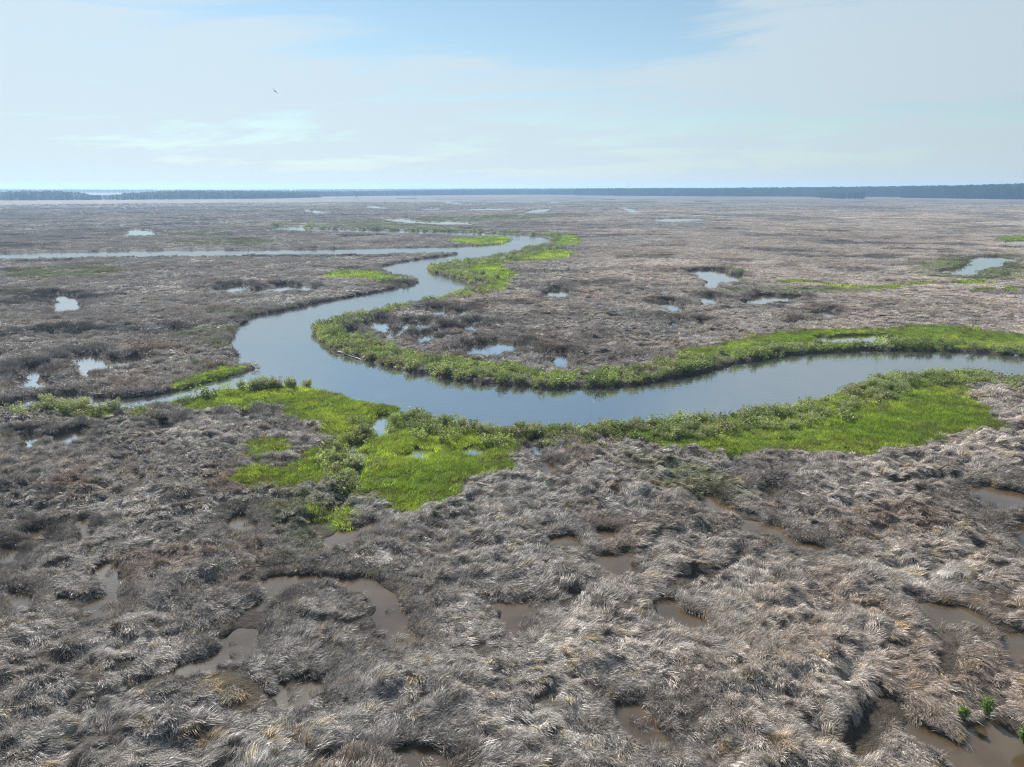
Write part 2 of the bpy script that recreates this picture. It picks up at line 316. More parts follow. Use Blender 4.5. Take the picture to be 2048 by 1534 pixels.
# ground material: zone.r green cover, zone.g grass seen as texture, zone.b wet mud, zone.a pale thatch
def ground_material():
    m, nt, nd, ln = mat('marsh_ground'); out = N(nd, 'ShaderNodeOutputMaterial')
    z = N(nd, 'ShaderNodeAttribute', attribute_type='GEOMETRY', attribute_name='zone')
    tnt = N(nd, 'ShaderNodeAttribute', attribute_type='GEOMETRY', attribute_name='tint')
    sep = N(nd, 'ShaderNodeSeparateColor'); ln.new(z.outputs['Color'], sep.inputs[0])
    tc = N(nd, 'ShaderNodeNewGeometry')
    def noise(scale, det=6, rough=.6):
        n = N(nd, 'ShaderNodeTexNoise'); n.inputs['Scale'].default_value = scale; n.inputs['Detail'].default_value = det; n.inputs['Roughness'].default_value = rough
        ln.new(tc.outputs['Position'], n.inputs['Vector']); return n
    n1 = noise(1.6, 8, .75); n2 = noise(.18, 8, .7); n3 = noise(6, 5)
    mud = ramp(nd, [(.3, (.025, .02, .015)), (.55, (.05, .04, .03)), (.75, (.085, .07, .053))]); ln.new(n1.outputs[0], mud.inputs[0])
    gr = ramp(nd, [(.28, (.45, .43, .42)), (.5, (.9, .9, .9)), (.72, (1.45, 1.42, 1.4))]); ln.new(n1.outputs[0], gr.inputs[0])
    gr2 = ramp(nd, [(.32, (.55, .55, .55)), (.55, (1, 1, 1)), (.75, (1.2, 1.18, 1.15))]); ln.new(n2.outputs[0], gr2.inputs[0])
    g = mix(nd, ln, 1.0, tnt.outputs['Color'], gr.outputs[0], 'MULTIPLY')
    g = mix(nd, ln, 1.0, g, gr2.outputs[0], 'MULTIPLY')
    col = mix(nd, ln, sep.outputs[1], mud.outputs[0], g)
    grn = ramp(nd, [(.3, (.05, .085, .012)), (.55, (.085, .14, .02)), (.8, (.13, .19, .035))]); ln.new(n1.outputs[0], grn.inputs[0])
    col = mix(nd, ln, sep.outputs[0], col, grn.outputs[0])
    wet = ramp(nd, [(.3, (.055, .043, .03)), (.7, (.1, .075, .05))]); ln.new(n1.outputs[0], wet.inputs[0])
    col = mix(nd, ln, sep.outputs[2], col, wet.outputs[0])
    p = N(nd, 'ShaderNodeBsdfPrincipled'); p.inputs['Roughness'].default_value = .8; p.inputs['Specular IOR Level'].default_value = .2
    ln.new(col, p.inputs['Base Color'])
    bm = N(nd, 'ShaderNodeBump'); bm.inputs['Strength'].default_value = .9; bm.inputs['Distance'].default_value = .25
    ad = N(nd, 'ShaderNodeMath', operation='ADD'); ln.new(n1.outputs[0], ad.inputs[0]); ln.new(n3.outputs[0], ad.inputs[1])
    ln.new(ad.outputs[0], bm.inputs['Height']); ln.new(bm.outputs[0], p.inputs['Normal'])
    ln.new(p.outputs[0], out.inputs[0]); return m
M_GROUND = ground_material()

def water_material(name, deep, silt, ior, rough, bump):
    m, nt, nd, ln = mat(name); out = N(nd, 'ShaderNodeOutputMaterial'); p = N(nd, 'ShaderNodeBsdfPrincipled')
    geo = N(nd, 'ShaderNodeNewGeometry')
    n0 = N(nd, 'ShaderNodeTexNoise'); n0.inputs['Scale'].default_value = .35; n0.inputs['Detail'].default_value = 4
    ln.new(geo.outputs['Position'], n0.inputs['Vector'])
    rp = ramp(nd, [(.35, deep), (.7, silt)]); ln.new(n0.outputs[0], rp.inputs[0]); ln.new(rp.outputs[0], p.inputs['Base Color'])
    p.inputs['IOR'].default_value = ior; p.inputs['Specular Tint'].default_value = (1, .99, .97, 1); p.inputs['Roughness'].default_value = rough
    mp = N(nd, 'ShaderNodeMapping'); mp.inputs['Scale'].default_value = (.6, 1.6, 1); mp.inputs['Rotation'].default_value = (0, 0, .3)
    ln.new(geo.outputs['Position'], mp.inputs[0])
    n1 = N(nd, 'ShaderNodeTexNoise'); n1.inputs['Scale'].default_value = 1.5; n1.inputs['Detail'].default_value = 3; ln.new(mp.outputs[0], n1.inputs['Vector'])
    n2 = N(nd, 'ShaderNodeTexNoise'); n2.inputs['Scale'].default_value = .06; n2.inputs['Detail'].default_value = 2; ln.new(geo.outputs['Position'], n2.inputs['Vector'])
    mr = N(nd, 'ShaderNodeMapRange'); mr.inputs[1].default_value = .4; mr.inputs[2].default_value = .65; mr.inputs[3].default_value = bump * .3; mr.inputs[4].default_value = bump
    ln.new(n2.outputs[0], mr.inputs[0])
    bm = N(nd, 'ShaderNodeBump'); bm.inputs['Distance'].default_value = .05
    ln.new(mr.outputs[0], bm.inputs['Strength']); ln.new(n1.outputs[0], bm.inputs['Height']); ln.new(bm.outputs[0], p.inputs['Normal'])
    ln.new(p.outputs[0], out.inputs[0]); return m
M_RIVER = water_material('river_water', (.03, .034, .036), (.045, .046, .044), 6.0, .05, .5)
M_POND = water_material('pond_water', (.04, .033, .024), (.06, .048, .034), 10.0, .05, .08)
M_POOL = water_material('shallow_pool_water', (.055, .038, .021), (.1, .07, .04), 1.8, .06, .1)

def tag(o, label, cat=None, group=None, kind=None):
    o['label'] = label
    if cat: o['category'] = cat
    if group: o['group'] = group
    if kind: o['kind'] = kind
    return o
def mesh_obj(name, verts, faces, m, link=True, smooth=False):
    me = bpy.data.meshes.new(name); me.from_pydata(verts, [], faces); me.materials.append(m); me.update()
    if smooth: me.polygons.foreach_set('use_smooth', [True] * len(me.polygons))
    o = bpy.data.objects.new(name, me)
    if link: C.objects.link(o)
    return o
def quad_mesh(name, V, Q, m):
    me = bpy.data.meshes.new(name)
    me.vertices.add(len(V)); me.vertices.foreach_set('co', np.asarray(V, np.float32).ravel())
    Q = np.asarray(Q, np.int32)
    me.loops.add(Q.size); me.loops.foreach_set('vertex_index', Q.ravel())
    me.polygons.add(len(Q)); me.polygons.foreach_set('loop_start', np.arange(0, Q.size, Q.shape[1], dtype=np.int32))
    me.polygons.foreach_set('use_smooth', np.ones(len(Q), bool))
    me.materials.append(m); me.update(calc_edges=True); me.validate()
    o = bpy.data.objects.new(name, me); C.objects.link(o); return o

# ------------------------------------------------------------------ colour of the dead grass over the marsh
def dead_tint(x, y, f):
    warm = sstep(-.25, .5, x / np.maximum(y, 1) * .9 + (fbm(x, y, 45, 3, 61) - .5) * 1.3)
    a = np.array([.345, .325, .31]); b = np.array([.42, .375, .34])
    c = a + (b - a) * warm[:, None]
    v = .8 + .46 * fbm(x, y, 7, 3, 63) + .3 * (fbm(x, y, 60, 2, 67) - .5)
    sun_side_zone = (1 + .17 * np.clip(x / np.maximum(y, 1) * 1.7, -1, 1) * sstep(60, 120, f['r'])) * (1 + .45 * (fbm(x, y, 130, 2, 69) - .5) * sstep(100, 250, f['r']))  # left-right sun shading painted into the tint, plus broad tonal patches
    c = c * (v * sun_side_zone)[:, None]
    rust = sstep(.62, .78, fbm(x, y, 5, 3, 71))[:, None] * .45
    c = c * (1 - rust) + rust * np.array([.24, .16, .11])
    dark = sstep(.6, .74, fbm(x * .8, y * 1.1, 9, 4, 73)) * .6; dark = np.maximum(dark, .7 * np.exp(-(np.maximum(f['dwn'], 0) / 1.6) ** 2) * (f['dwn'] < 9))
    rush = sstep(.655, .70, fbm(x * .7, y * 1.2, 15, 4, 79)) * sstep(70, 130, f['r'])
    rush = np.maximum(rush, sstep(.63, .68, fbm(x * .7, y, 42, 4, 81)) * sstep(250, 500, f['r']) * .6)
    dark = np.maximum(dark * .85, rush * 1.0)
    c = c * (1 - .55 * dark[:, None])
    ol = (1 - sstep(-3, 2, d_olive(x, y) + (fbm(x, y, 6, 3, 77) - .5) * 10))[:, None] * .7
    c = c * (1 - ol) + ol * np.array([.17, .2, .07])
    og = spots(BARE, x, y)[:, None] * .55 * (fbm(x, y, .7, 2, 87) > .45)[:, None]
    c = c * (1 - og) + og * np.array([.36, .25, .09])
    pl = spots(PALE, x, y)[:, None] * .5
    c = c * (1 - pl) + pl * np.array([.58, .54, .5])
    return c, dark

# ------------------------------------------------------------------ ground sheet
NR = 1180
rr = 9.0 * np.exp(np.linspace(0, math.log(8000 / 9.0), NR))
th = np.concatenate([np.linspace(-180, -50, 40)[:-1], np.linspace(-50, 50, 560), np.linspace(50, 180, 40)[1:]]) * math.pi / 180
NT = len(th)
Rg, Tg = np.meshgrid(rr, th, indexing='ij')
X = (Rg * np.sin(Tg)).ravel(); Y = (Rg * np.cos(Tg)).ravel()
f = fields(X, Y)
ff = np.clip(1 - f['r'] / 2500, 0, 1)
Z = np.where(f['r'] > 700, np.where(f['z'] > 0, .15 + (f['z'] - .15) * ff, f['z']), f['z'])
i, j = np.meshgrid(np.arange(NR - 1), np.arange(NT - 1), indexing='ij')
q0 = (i * NT + j).ravel(); Q = np.stack([q0, q0 + 1, q0 + NT + 1, q0 + NT], 1)[:, ::-1]
ctr = len(X)
V = np.stack([X, Y, Z], 1)
g = quad_mesh('marsh_ground', V, Q, M_GROUND)
tag(g, 'flat grey brown tidal marsh reaching to the horizon', kind='structure')
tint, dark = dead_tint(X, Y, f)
cover = sstep(120, 420, f['r']); cover = np.maximum(cover, .25)
cover = cover * (1 - .5 * (1 - sstep(.1, .8, f['cr'])))
pale = spots(PALE, X, Y); bare = spots(BARE, X, Y)
cover = np.maximum(cover, pale)
shade = (.62 - .22 * sstep(300, 900, f['r']))[:, None] * (1 - .5 * sstep(.55, .7, fbm(X, Y, 40, 5, 83)) * sstep(300, 600, f['r']))[:, None]                                     # self-shadow of the grass put into the ground tint, plus dark far patches
zone = np.stack([f['green'] * (f['z'] > .05), cover, np.maximum((1 - sstep(-.1, .35, f['dwn'])) * .8, bare), np.ones_like(cover)], 1)
a = g.data.attributes.new('zone', 'FLOAT_COLOR', 'POINT'); a.data.foreach_set('color', zone.astype(np.float32).ravel())
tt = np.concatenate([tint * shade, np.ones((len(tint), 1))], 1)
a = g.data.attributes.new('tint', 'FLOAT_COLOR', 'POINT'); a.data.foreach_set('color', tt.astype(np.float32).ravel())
# ground directly under the camera
k = 48; mesh_c = [(0, 0, .3)] + [(9.6 * math.sin(t), 9.6 * math.cos(t), .05) for t in np.linspace(0, 2 * math.pi, k, endpoint=False)]
u = mesh_obj('marsh_ground', mesh_c, [(0, 1 + (q + 1) % k, 1 + q) for q in range(k)], M_GROUND); tag(u, 'marsh ground below the foot of the picture', kind='structure')

# ------------------------------------------------------------------ water sheets, one per body of water
dwq = f['dw'].reshape(NR, NT); whoq = f['who'].reshape(NR, NT)
cell = np.minimum(np.minimum(dwq[:-1, :-1], dwq[1:, 1:]), np.minimum(dwq[1:, :-1], dwq[:-1, 1:]))
wid = np.where(dwq[:-1, :-1] <= cell + 1e-9, whoq[:-1, :-1], np.where(dwq[1:, 1:] <= cell + 1e-9, whoq[1:, 1:], np.where(dwq[1:, :-1] <= cell + 1e-9, whoq[1:, :-1], whoq[:-1, 1:])))
wid = np.where(cell < 1.6, wid, -1).ravel()
def pond_words(P):
    c = P.mean(0); u = 1024 + F * c[0] / (c[1] * cp + CAM_H * sp)
    r = c[1]; size = max(np.ptp(P[:, 0]), .1)
    side = 'left' if u < 680 else 'middle' if u < 1370 else 'right'
    if r < 48: where = 'foreground dead grass'; tone = 'muddy brown'
    elif r < 130: where = 'marsh beside the river bends'; tone = 'sky reflecting'
    elif r < 330: where = 'marsh in the middle distance'; tone = 'pale'
    else: where = 'far marsh towards the horizon'; tone = 'silvery'
    return tone, where, side, size, u
used = {}
for k, P in enumerate(WATERS):
    sel = np.where(wid == k)[0]
    if not len(sel): continue
    qs = Q[sel]; uq, inv = np.unique(qs, return_inverse=True)
    Vw = V[uq].copy(); Vw[:, 2] = 0
    r = P.mean(0)[1]
    w = quad_mesh('river' if k == 0 else 'pond', Vw, inv.reshape(-1, 4), M_RIVER if k == 0 else (M_POOL if r < 50 else M_POND))
    if k == 0: tag(w, 'broad winding tidal river with a side branch and creek', kind='structure')
    else:
        tone, where, side, size, u = pond_words(P)
        big = 'large' if size > 18 else 'mid sized' if size > 5 else 'small'
        tag(w, f'{big} {tone} pond on the {side} of the {where}', kind='structure', group='ponds in the marsh')

# ------------------------------------------------------------------ plant prototypes (kept out of the scene, used by the ground cover)
def proto_coll(name): return bpy.data.collections.new(name)
def finish_proto(coll, name, V, Fc, bv, m):
    me = bpy.data.meshes.new(name); me.from_pydata(V, [], Fc); me.materials.append(m)
    a = me.attributes.new('bv', 'FLOAT', 'POINT'); a.data.foreach_set('value', np.array(bv, np.float32)); me.update()
    o = bpy.data.objects.new(name, me); coll.objects.link(o); return o
def tuft(coll, name, m, n, rad, length, width, lean, spread, rnd, droop=.5, seg=3):
    V = []; Fc = []; bv = []
    for _ in range(n):
        a = rnd.uniform(0, 6.283); q = rad * math.sqrt(rnd.random()); x, y = q * math.cos(a), q * math.sin(a)
        L = length * rnd.uniform(.6, 1.25)
        out = a + rnd.gauss(0, .6)
        dx = math.cos(out) * spread * rnd.random() + lean * rnd.uniform(.55, 1.3); dy = math.sin(out) * spread * rnd.random() + rnd.gauss(0, .22)
        d = Vector((dx, dy, 1)).normalized(); p = Vector((x, y, -.05))
        w = width * rnd.uniform(.6, 1.3); side = Vector((rnd.gauss(0, 1), rnd.gauss(0, 1), rnd.gauss(0, .25)))
        side = (side - d * side.dot(d)).normalized(); b = rnd.random() ** 2; s0 = len(V)
        for s in range(seg + 1):
            t = s / seg; ww = w * (1 - .8 * t ** 2)
            if s == seg:
                V.append(tuple(p)); bv.append(b)
            else:
                V.append(tuple(p + side * ww * .5)); V.append(tuple(p - side * ww * .5)); bv += [b, b]
            p = p + d * (L / seg)
            d = (d + Vector((dx * .45, dy * .45, -droop)) * (1.0 / seg)).normalized()
            if p.z < .04: p.z = .04 + rnd.random() * .05
        for s in range(seg):
            k = s0 + 2 * s
            if s == seg - 1: Fc.append((k, k + 1, k + 2))
            else: Fc.append((k, k + 1, k + 3, k + 2))
    return finish_proto(coll, name, V, Fc, bv, m)
def leafball(V, Fc, bv, c, r, n, size, rnd, flat=1.0, bias=None):
    for _ in range(n):
        v = Vector((rnd.gauss(0, 1), rnd.gauss(0, 1), rnd.gauss(0, 1))).normalized() * r * rnd.random() ** .45
        v.z *= flat; p = Vector(c) + v
        a = Vector((rnd.gauss(0, 1), rnd.gauss(0, 1), rnd.gauss(0, .7))).normalized()
        b = a.cross(Vector((rnd.gauss(0, 1), rnd.gauss(0, 1), rnd.gauss(0, 1)))).normalized()
        s = size * rnd.uniform(.6, 1.3); k = len(V)
        V += [tuple(p - a * s), tuple(p + b * s * .45), tuple(p + a * s), tuple(p - b * s * .45)]
        t = min(1, max(0, rnd.gauss(.5 if bias is None else bias, .22))); bv += [t] * 4
        Fc.append((k, k + 1, k + 2, k + 3))
def stick(V, Fc, bv, a, b, r0, r1, n=5, val=.2):
    a = Vector(a); b = Vector(b); d = (b - a).normalized()
    s = d.orthogonal().normalized(); t = d.cross(s); k = len(V)
    for p, r in ((a, r0), (b, r1)):
        for q in range(n):
            an = 6.2832 * q / n; V.append(tuple(p + s * r * math.cos(an) + t * r * math.sin(an))); bv.append(val)
    for q in range(n): Fc.append((k + q, k + (q + 1) % n, k + n + (q + 1) % n, k + n + q))
    Fc.append(tuple(k + n + q for q in range(n)))

rnd = random.Random(5)
cN = proto_coll('near_tufts'); cM = proto_coll('mid_tufts'); cF = proto_coll('far_tufts')
for k, (lean, spr, dr) in enumerate(((.5, .6, .9), (.9, .6, 1.0), (1.3, .55, 1.0), (1.8, .5, .9), (2.3, .5, .6), (2.9, .5, .3), (3.6, .5, .1), (.4, 1.2, 1.5))):
    tuft(cN, f'tuft_{k:02d}', M_DEAD, 60, .2, .34, .0095, lean, spr, rnd, dr)
    tuft(cM, f'tuft_{k:02d}', M_DEAD_MID, 64, .5, .5, .03, lean, spr, rnd, dr, 2)
    tuft(cF, f'tuft_{k:02d}', M_DEAD_FAR, 56, 1.1, .45, .08, lean, spr, rnd, dr, 2)
cG = proto_coll('green_tufts'); cGF = proto_coll('far_green_tufts')
for k in range(5):
    tuft(cG, f'tuft_{k:02d}', M_GREEN, 64, .4, .27, .022, .1 + .12 * k, .5, rnd, .4, 2)
    tuft(cGF, f'tuft_{k:02d}', M_GREEN, 60, 1.2, .36, .08, .1 + .12 * k, .5, rnd, .4, 2)
cH = proto_coll('forbs')
for k in range(5):
    V_, F_, B_ = [], [], []
    for _ in range(10):
        a = rnd.uniform(0, 6.28); q = .5 * math.sqrt(rnd.random()); h = rnd.uniform(.25, .7)
        leafball(V_, F_, B_, (q * math.cos(a), q * math.sin(a), h * .6), .28, 16, .085, rnd, 1.3)
    finish_proto(cH, f'forb_{k:02d}', V_, F_, B_, M_LEAF)

def gn_scatter(name, coll, P, rot, scl, idx, tint, label):
    me = bpy.data.meshes.new(name); n = len(P)
    me.vertices.add(n); me.vertices.foreach_set('co', np.asarray(P, np.float32).ravel())
    def att(nm, ty, key, arr): a = me.attributes.new(nm, ty, 'POINT'); a.data.foreach_set(key, np.asarray(arr).ravel())
    att('rot', 'FLOAT_VECTOR', 'vector', rot.astype(np.float32)); att('scl', 'FLOAT_VECTOR', 'vector', scl.astype(np.float32))
    att('idx', 'INT', 'value', idx.astype(np.int32)); att('tint', 'FLOAT_VECTOR', 'vector', tint.astype(np.float32))
    o = bpy.data.objects.new(name, me); C.objects.link(o)
    ng = bpy.data.node_groups.new(name + '_scatter', 'GeometryNodeTree')
    ng.interface.new_socket('Geometry', in_out='INPUT', socket_type='NodeSocketGeometry'); ng.interface.new_socket('Geometry', in_out='OUTPUT', socket_type='NodeSocketGeometry')
    nd, ln = ng.nodes, ng.links
    gi = nd.new('NodeGroupInput'); go = nd.new('NodeGroupOutput'); ip = nd.new('GeometryNodeInstanceOnPoints'); ci = nd.new('GeometryNodeCollectionInfo')
    ci.inputs[0].default_value = coll; ci.inputs['Separate Children'].default_value = True; ci.inputs['Reset Children'].default_value = True
    ip.inputs['Pick Instance'].default_value = True
    def na(nm, ty):
        n = nd.new('GeometryNodeInputNamedAttribute'); n.data_type = ty; n.inputs['Name'].default_value = nm
        return next(s for s in n.outputs if s.enabled and s.name == 'Attribute')
    e2r = nd.new('FunctionNodeEulerToRotation'); ln.new(na('rot', 'FLOAT_VECTOR'), e2r.inputs[0])
    ln.new(gi.outputs[0], ip.inputs['Points']); ln.new(ci.outputs[0], ip.inputs['Instance'])
    ln.new(na('idx', 'INT'), ip.inputs['Instance Index']); ln.new(e2r.outputs[0], ip.inputs['Rotation']); ln.new(na('scl', 'FLOAT_VECTOR'), ip.inputs['Scale'])
    ln.new(ip.outputs[0], go.inputs[0])
    md = o.modifiers.new('scatter', 'NODES'); md.node_group = ng
    tag(o, label, kind='stuff'); return o

HALF = R_(43)
def sector(r0, r1, dens, half=HALF):
    area = (r1 * r1 - r0 * r0) * half; n = int(area * dens)
    r = np.sqrt(RNG.random(n) * (r1 * r1 - r0 * r0) + r0 * r0); t = (RNG.random(n) * 2 - 1) * half
    return r * np.sin(t), r * np.cos(t)

def dead_field(zones, coll, name, label, sbase):
    xs, ys = zip(*[sector(*z) for z in zones]); x = np.concatenate(xs); y = np.concatenate(ys)
    f = fields(x, y); n = len(x)
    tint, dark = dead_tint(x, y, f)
    hole = fbm(x, y, 1.7, 3, 91)
    stem = (f['r'] < 60) & (f['dwn'] > -.8) & (RNG.random(n) < .05 * (fbm(x, y, .8, 2, 161) > .5))
    keep = (stem | (f['dwn'] > np.where(f['r'] < 60, .22, np.where(f['who'] > 0, np.where(f['r'] > 200, 1.2, .6), np.where(f['r'] > 200, 1.0, .2))))) & (f['green'] < .25 + .5 * (RNG.random(n) < .05)) & (f['cr'] > .46)
    keep &= RNG.random(n) > sstep(.55, .66, hole) * .88
    keep &= RNG.random(n) > spots(BARE, x, y) * .75
    for L, wd in BANKLINES: keep &= (ldist(L, x, y, 10) + (fbm(x, y, 2.5, 2, 151) - .5) * 3 > wd) | (RNG.random(n) < .12)
    ang = R_(-35) + (fbm(x, y, 8, 2, 101) - .5) * 4.6 + (fbm(x, y, 1.4, 2, 103) - .5) * 3.6 + RNG.normal(0, .42, n)
    ln = fbm(x, y, 6, 3, 107) + .18 * np.clip(x / np.maximum(y, 1), -.7, .7) + RNG.normal(0, .08, n) + spots(PALE, x, y) * .3
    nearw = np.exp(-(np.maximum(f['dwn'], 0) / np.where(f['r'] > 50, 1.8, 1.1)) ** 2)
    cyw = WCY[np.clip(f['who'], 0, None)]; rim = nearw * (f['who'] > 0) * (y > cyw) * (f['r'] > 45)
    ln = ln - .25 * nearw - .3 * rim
    idx = np.clip(np.floor((ln - .22) / .56 * 7), 0, 6).astype(int)
    idx = np.where(RNG.random(n) < .12, 7, idx)
    s = sbase * RNG.uniform(.7, 1.3, n) * (.8 + .5 * fbm(x, y, 4, 2, 111)) * (1 + .55 * rim)
    tint = tint * (1 - .45 * rim)[:, None]  # taller rush on far pond rims, its shaded side put into the tint
    tint = tint * np.clip(np.exp(RNG.normal(0, 1, (n, 1)) * np.where(f['r'] > 200, .10, np.where(f['r'] > 76, .18, .32))[:, None]), .4, 2.2)
    hue = RNG.random(n)
    ylw = (hue < .05)[:, None]; tint = np.where(ylw, tint * np.array([1.15, 1.0, .62]), tint)
    gsp = ((hue > .985) & (f['lw'] < 25))[:, None]; tint = np.where(gsp, np.array([.1, .15, .03]), tint)
    rot = np.stack([RNG.normal(0, .12, n), RNG.normal(0, .12, n), ang], 1)
    sc = np.stack([s, s, s * RNG.uniform(.85, 1.2, n)], 1)
    gx = np.zeros(n); gy = np.zeros(n); nr = f['r'] < 110
    for arr, dx, dy in ((gx, .2, 0), (gy, 0, .2)): arr[nr] = np.clip((fields(x[nr] + dx, y[nr] + dy)['z'] - f['z'][nr]) / .2, -1.2, 1.2)
    lx = -gx * np.cos(ang) - gy * np.sin(ang); ly = gx * np.sin(ang) - gy * np.cos(ang)
    rot[:, 0] += -np.arctan(ly) * .8; rot[:, 1] += np.arctan(lx) * .8
    P = np.stack([x, y, np.maximum(f['z'], .02)], 1)
    k = keep
    gn_scatter(name, coll, P[k], rot[k], sc[k], idx[k], tint[k], label); return k.sum()
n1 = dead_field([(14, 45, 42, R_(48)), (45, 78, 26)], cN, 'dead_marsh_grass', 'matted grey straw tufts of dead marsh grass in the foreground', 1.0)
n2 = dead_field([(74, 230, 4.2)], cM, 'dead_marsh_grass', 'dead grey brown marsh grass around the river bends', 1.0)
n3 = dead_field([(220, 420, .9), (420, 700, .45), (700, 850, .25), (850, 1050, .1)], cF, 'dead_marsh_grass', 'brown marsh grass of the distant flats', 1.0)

def green_field(zones, coll, name, label, sbase):
    xs, ys = zip(*[sector(*z) for z in zones]); x = np.concatenate(xs); y = np.concatenate(ys)
    pre = np.zeros(len(x), bool)
    for P in LAWNS:
        lo = P.min(0) - 3; hi = P.max(0) + 3; pre |= (x > lo[0]) & (x < hi[0]) & (y > lo[1]) & (y < hi[1])
    x = x[pre]; y = y[pre]; f = fields(x, y); n = len(x)
    tr = ldist(TRACK, x, y); tr = np.minimum(tr, np.abs(tr - 1.4))
    keep = (f['dwn'] > .15) & (RNG.random(n) < f['green'] * 1.1) & (f['cr'] > .35) & (RNG.random(n) > .8 * np.exp(-(tr / .3) ** 2))
    v = fbm(x, y, 5, 3, 121); v2 = fbm(x, y, 1.5, 2, 123)
    a = np.array([.27, .34, .065]); b = np.array([.42, .46, .1]); c = np.array([.225, .295, .075])
    t = a + (b - a) * sstep(.35, .65, v)[:, None]; w = sstep(.55, .75, fbm(x, y, 11, 2, 127))[:, None]
    t = t * (1 - .6 * w) + .6 * w * c
    t = t * (.72 + .56 * v2)[:, None] * np.clip(RNG.lognormal(0, .25, (n, 1)), .5, 1.8)
    br = (RNG.random(n) < .04 + .3 * (1 - sstep(.0, 2.5, -f['lw'])) + .12 * sstep(.55, .7, fbm(x, y, 3, 3, 133)))[:, None]; t = np.where(br, np.array([.2, .17, .1]), t)
    s = sbase * RNG.uniform(.7, 1.25, n) * (.7 + .6 * v2)
    rot = np.stack([RNG.normal(0, .08, n), RNG.normal(0, .08, n), fbm(x, y, 8, 2, 131) * 9 + RNG.normal(0, .5, n)], 1)
    P = np.stack([x, y, np.maximum(f['z'], .02)], 1); k = keep
    gn_scatter(name, coll, P[k], rot[k], np.stack([s, s, s], 1)[k], RNG.integers(0, 5, n)[k], t[k], label)
green_field([(38, 78, 12), (78, 120, 7)], cG, 'green_marsh_grass', 'bright green lawn of young marsh grass along the near banks', 1.0)
green_field([(120, 420, .9), (420, 900, .15)], cGF, 'green_marsh_grass', 'bright green grass patches on the farther river bends', 1.0)

# ------------------------------------------------------------------ leafy plants on the banks
def along(pts, z, step):
    P = np.array([ground(u, v, z) for u, v in pts]); out = []
    for a, b in zip(P[:-1], P[1:]):
        L = np.hypot(*(b - a)); n = max(1, int(L / step)); nrm = np.array([-(b - a)[1], (b - a)[0]]) / max(L, 1e-6)
        for q in range(n): out.append((a + (b - a) * (q + .5) / n, nrm))
    return out
# bands of leafy growth: (bank line, hiding height, width towards land, sign, density, from pixel x, to pixel x)
BANDS = []
def band(pts, z, w0, w1, sign, dens): BANDS.append((pts, z, w0, w1, sign, dens))
band(near_bank, S, -.2, 5.0, 1, 1.15)
band([(560,763),(513,763),(444,772),(393,783),(342,795),(290,800)], .9, .3, 1.6, 1, .7)
band([(290,800),(239,806),(205,805),(154,798),(113,797),(44,806),(0,811)], .9, .3, 3.0, 1, 1)
band([p for p in inner if p[0] < 1181][:14], 0, -.5, 6, 1, 1.7); band([p for p in inner if 1061 <= p[0] <= 1425], 0, -.5, 5, 1, 1.6); band([p for p in inner if p[0] >= 1367], 0, -.5, 3.6, 1, 1.5)
band(right_hid2, 1.2, .5, 5, 1, .9)
band(right_bank + right_hid2[:1], 0, -.3, 6, 1, 1.3)
band(right_hid, S, .5, 11, 1, .8)
band(reach_n, 0, .6, 7, 1, .6); pass
band([(740,556),(770,556),(800,560),(836,565)], .6, 0, 5, 1, .5)
band([(770,832),(765,860),(735,880),(705,900),(735,935),(720,975),(690,985)], .6, -2.2, 2.2, 1, .55)
band([(1380,546),(1402,540),(1439,540),(1479,552)], 0, .5, 4, 1, .4)
band([(1850,525),(1900,533),(1950,524)], .5, -4, 4, 1, .3); band([(1945,540),(2000,552),(2060,556)], .5, -4, 4, 1, .3)

hx, hy, hs = [], [], []
shrub_sites = []
for pts, z, w0, w1, sign, dens in BANDS:
    for (p, nrm) in along(pts, z, .5):
        r = math.hypot(*p)
        if r > 700 or abs(p[0]) > p[1] * .95: continue
        dn = dens * (2.3 if r < 130 else 1.0 if r < 300 else .45) * .5 * (w1 - w0) * .55
        for _ in range(int(dn) + (random.random() < dn % 1)):
            q = w0 + (w1 - w0) * random.random() ** 1.3
            hx.append(p[0]); hy.append(p[1]); hs.append((nrm[0] * q, nrm[1] * q))
hx = np.array(hx); hy = np.array(hy); off = np.array(hs)
# land lies on whichever side is not river
t1 = sdist(RIVER, hx + off[:, 0], hy + off[:, 1], 30); t2 = sdist(RIVER, hx - off[:, 0], hy - off[:, 1], 30)
sg = np.where(t1 > t2, 1, -1); hx = hx + off[:, 0] * sg; hy = hy + off[:, 1] * sg
jit = RNG.normal(0, .35, (len(hx), 2)); hx += jit[:, 0]; hy += jit[:, 1]
f = fields(hx, hy); n = len(hx)
k = (f['dw'] > .15) & (f['z'] > -.1) & (RNG.random(n) > sstep(.5, .68, fbm(hx, hy, 6, 2, 141)) * .55)
v = fbm(hx, hy, 4, 3, 143)
ca = np.array([.15, .19, .07]); cb = np.array([.29, .33, .125]); cd = np.array([.26, .22, .15])
t = ca + (cb - ca) * sstep(.3, .7, v)[:, None]; br = sstep(.58, .7, fbm(hx, hy, 3.5, 2, 147))[:, None] * .6
t = (t * (1 - br) + br * cd) * RNG.uniform(.7, 1.3, (n, 1))
s = RNG.uniform(.7, 1.35, n) * np.where(f['r'] > 300, 2.0, np.where(f['r'] > 130, 1.35, 1.0)) * (.7 + .6 * fbm(hx, hy, 3, 2, 149)); zs = s * RNG.uniform(.7, 1.15, n)
gn_scatter('bank_herbs', cH, np.stack([hx, hy, np.maximum(f['z'], 0)], 1)[k], np.stack([np.zeros(n), np.zeros(n), RNG.uniform(0, 6.28, n)], 1)[k],
           np.stack([s, s, zs], 1)[k], RNG.integers(0, 5, n)[k], t[k], 'low leafy green growth fringing the river banks')

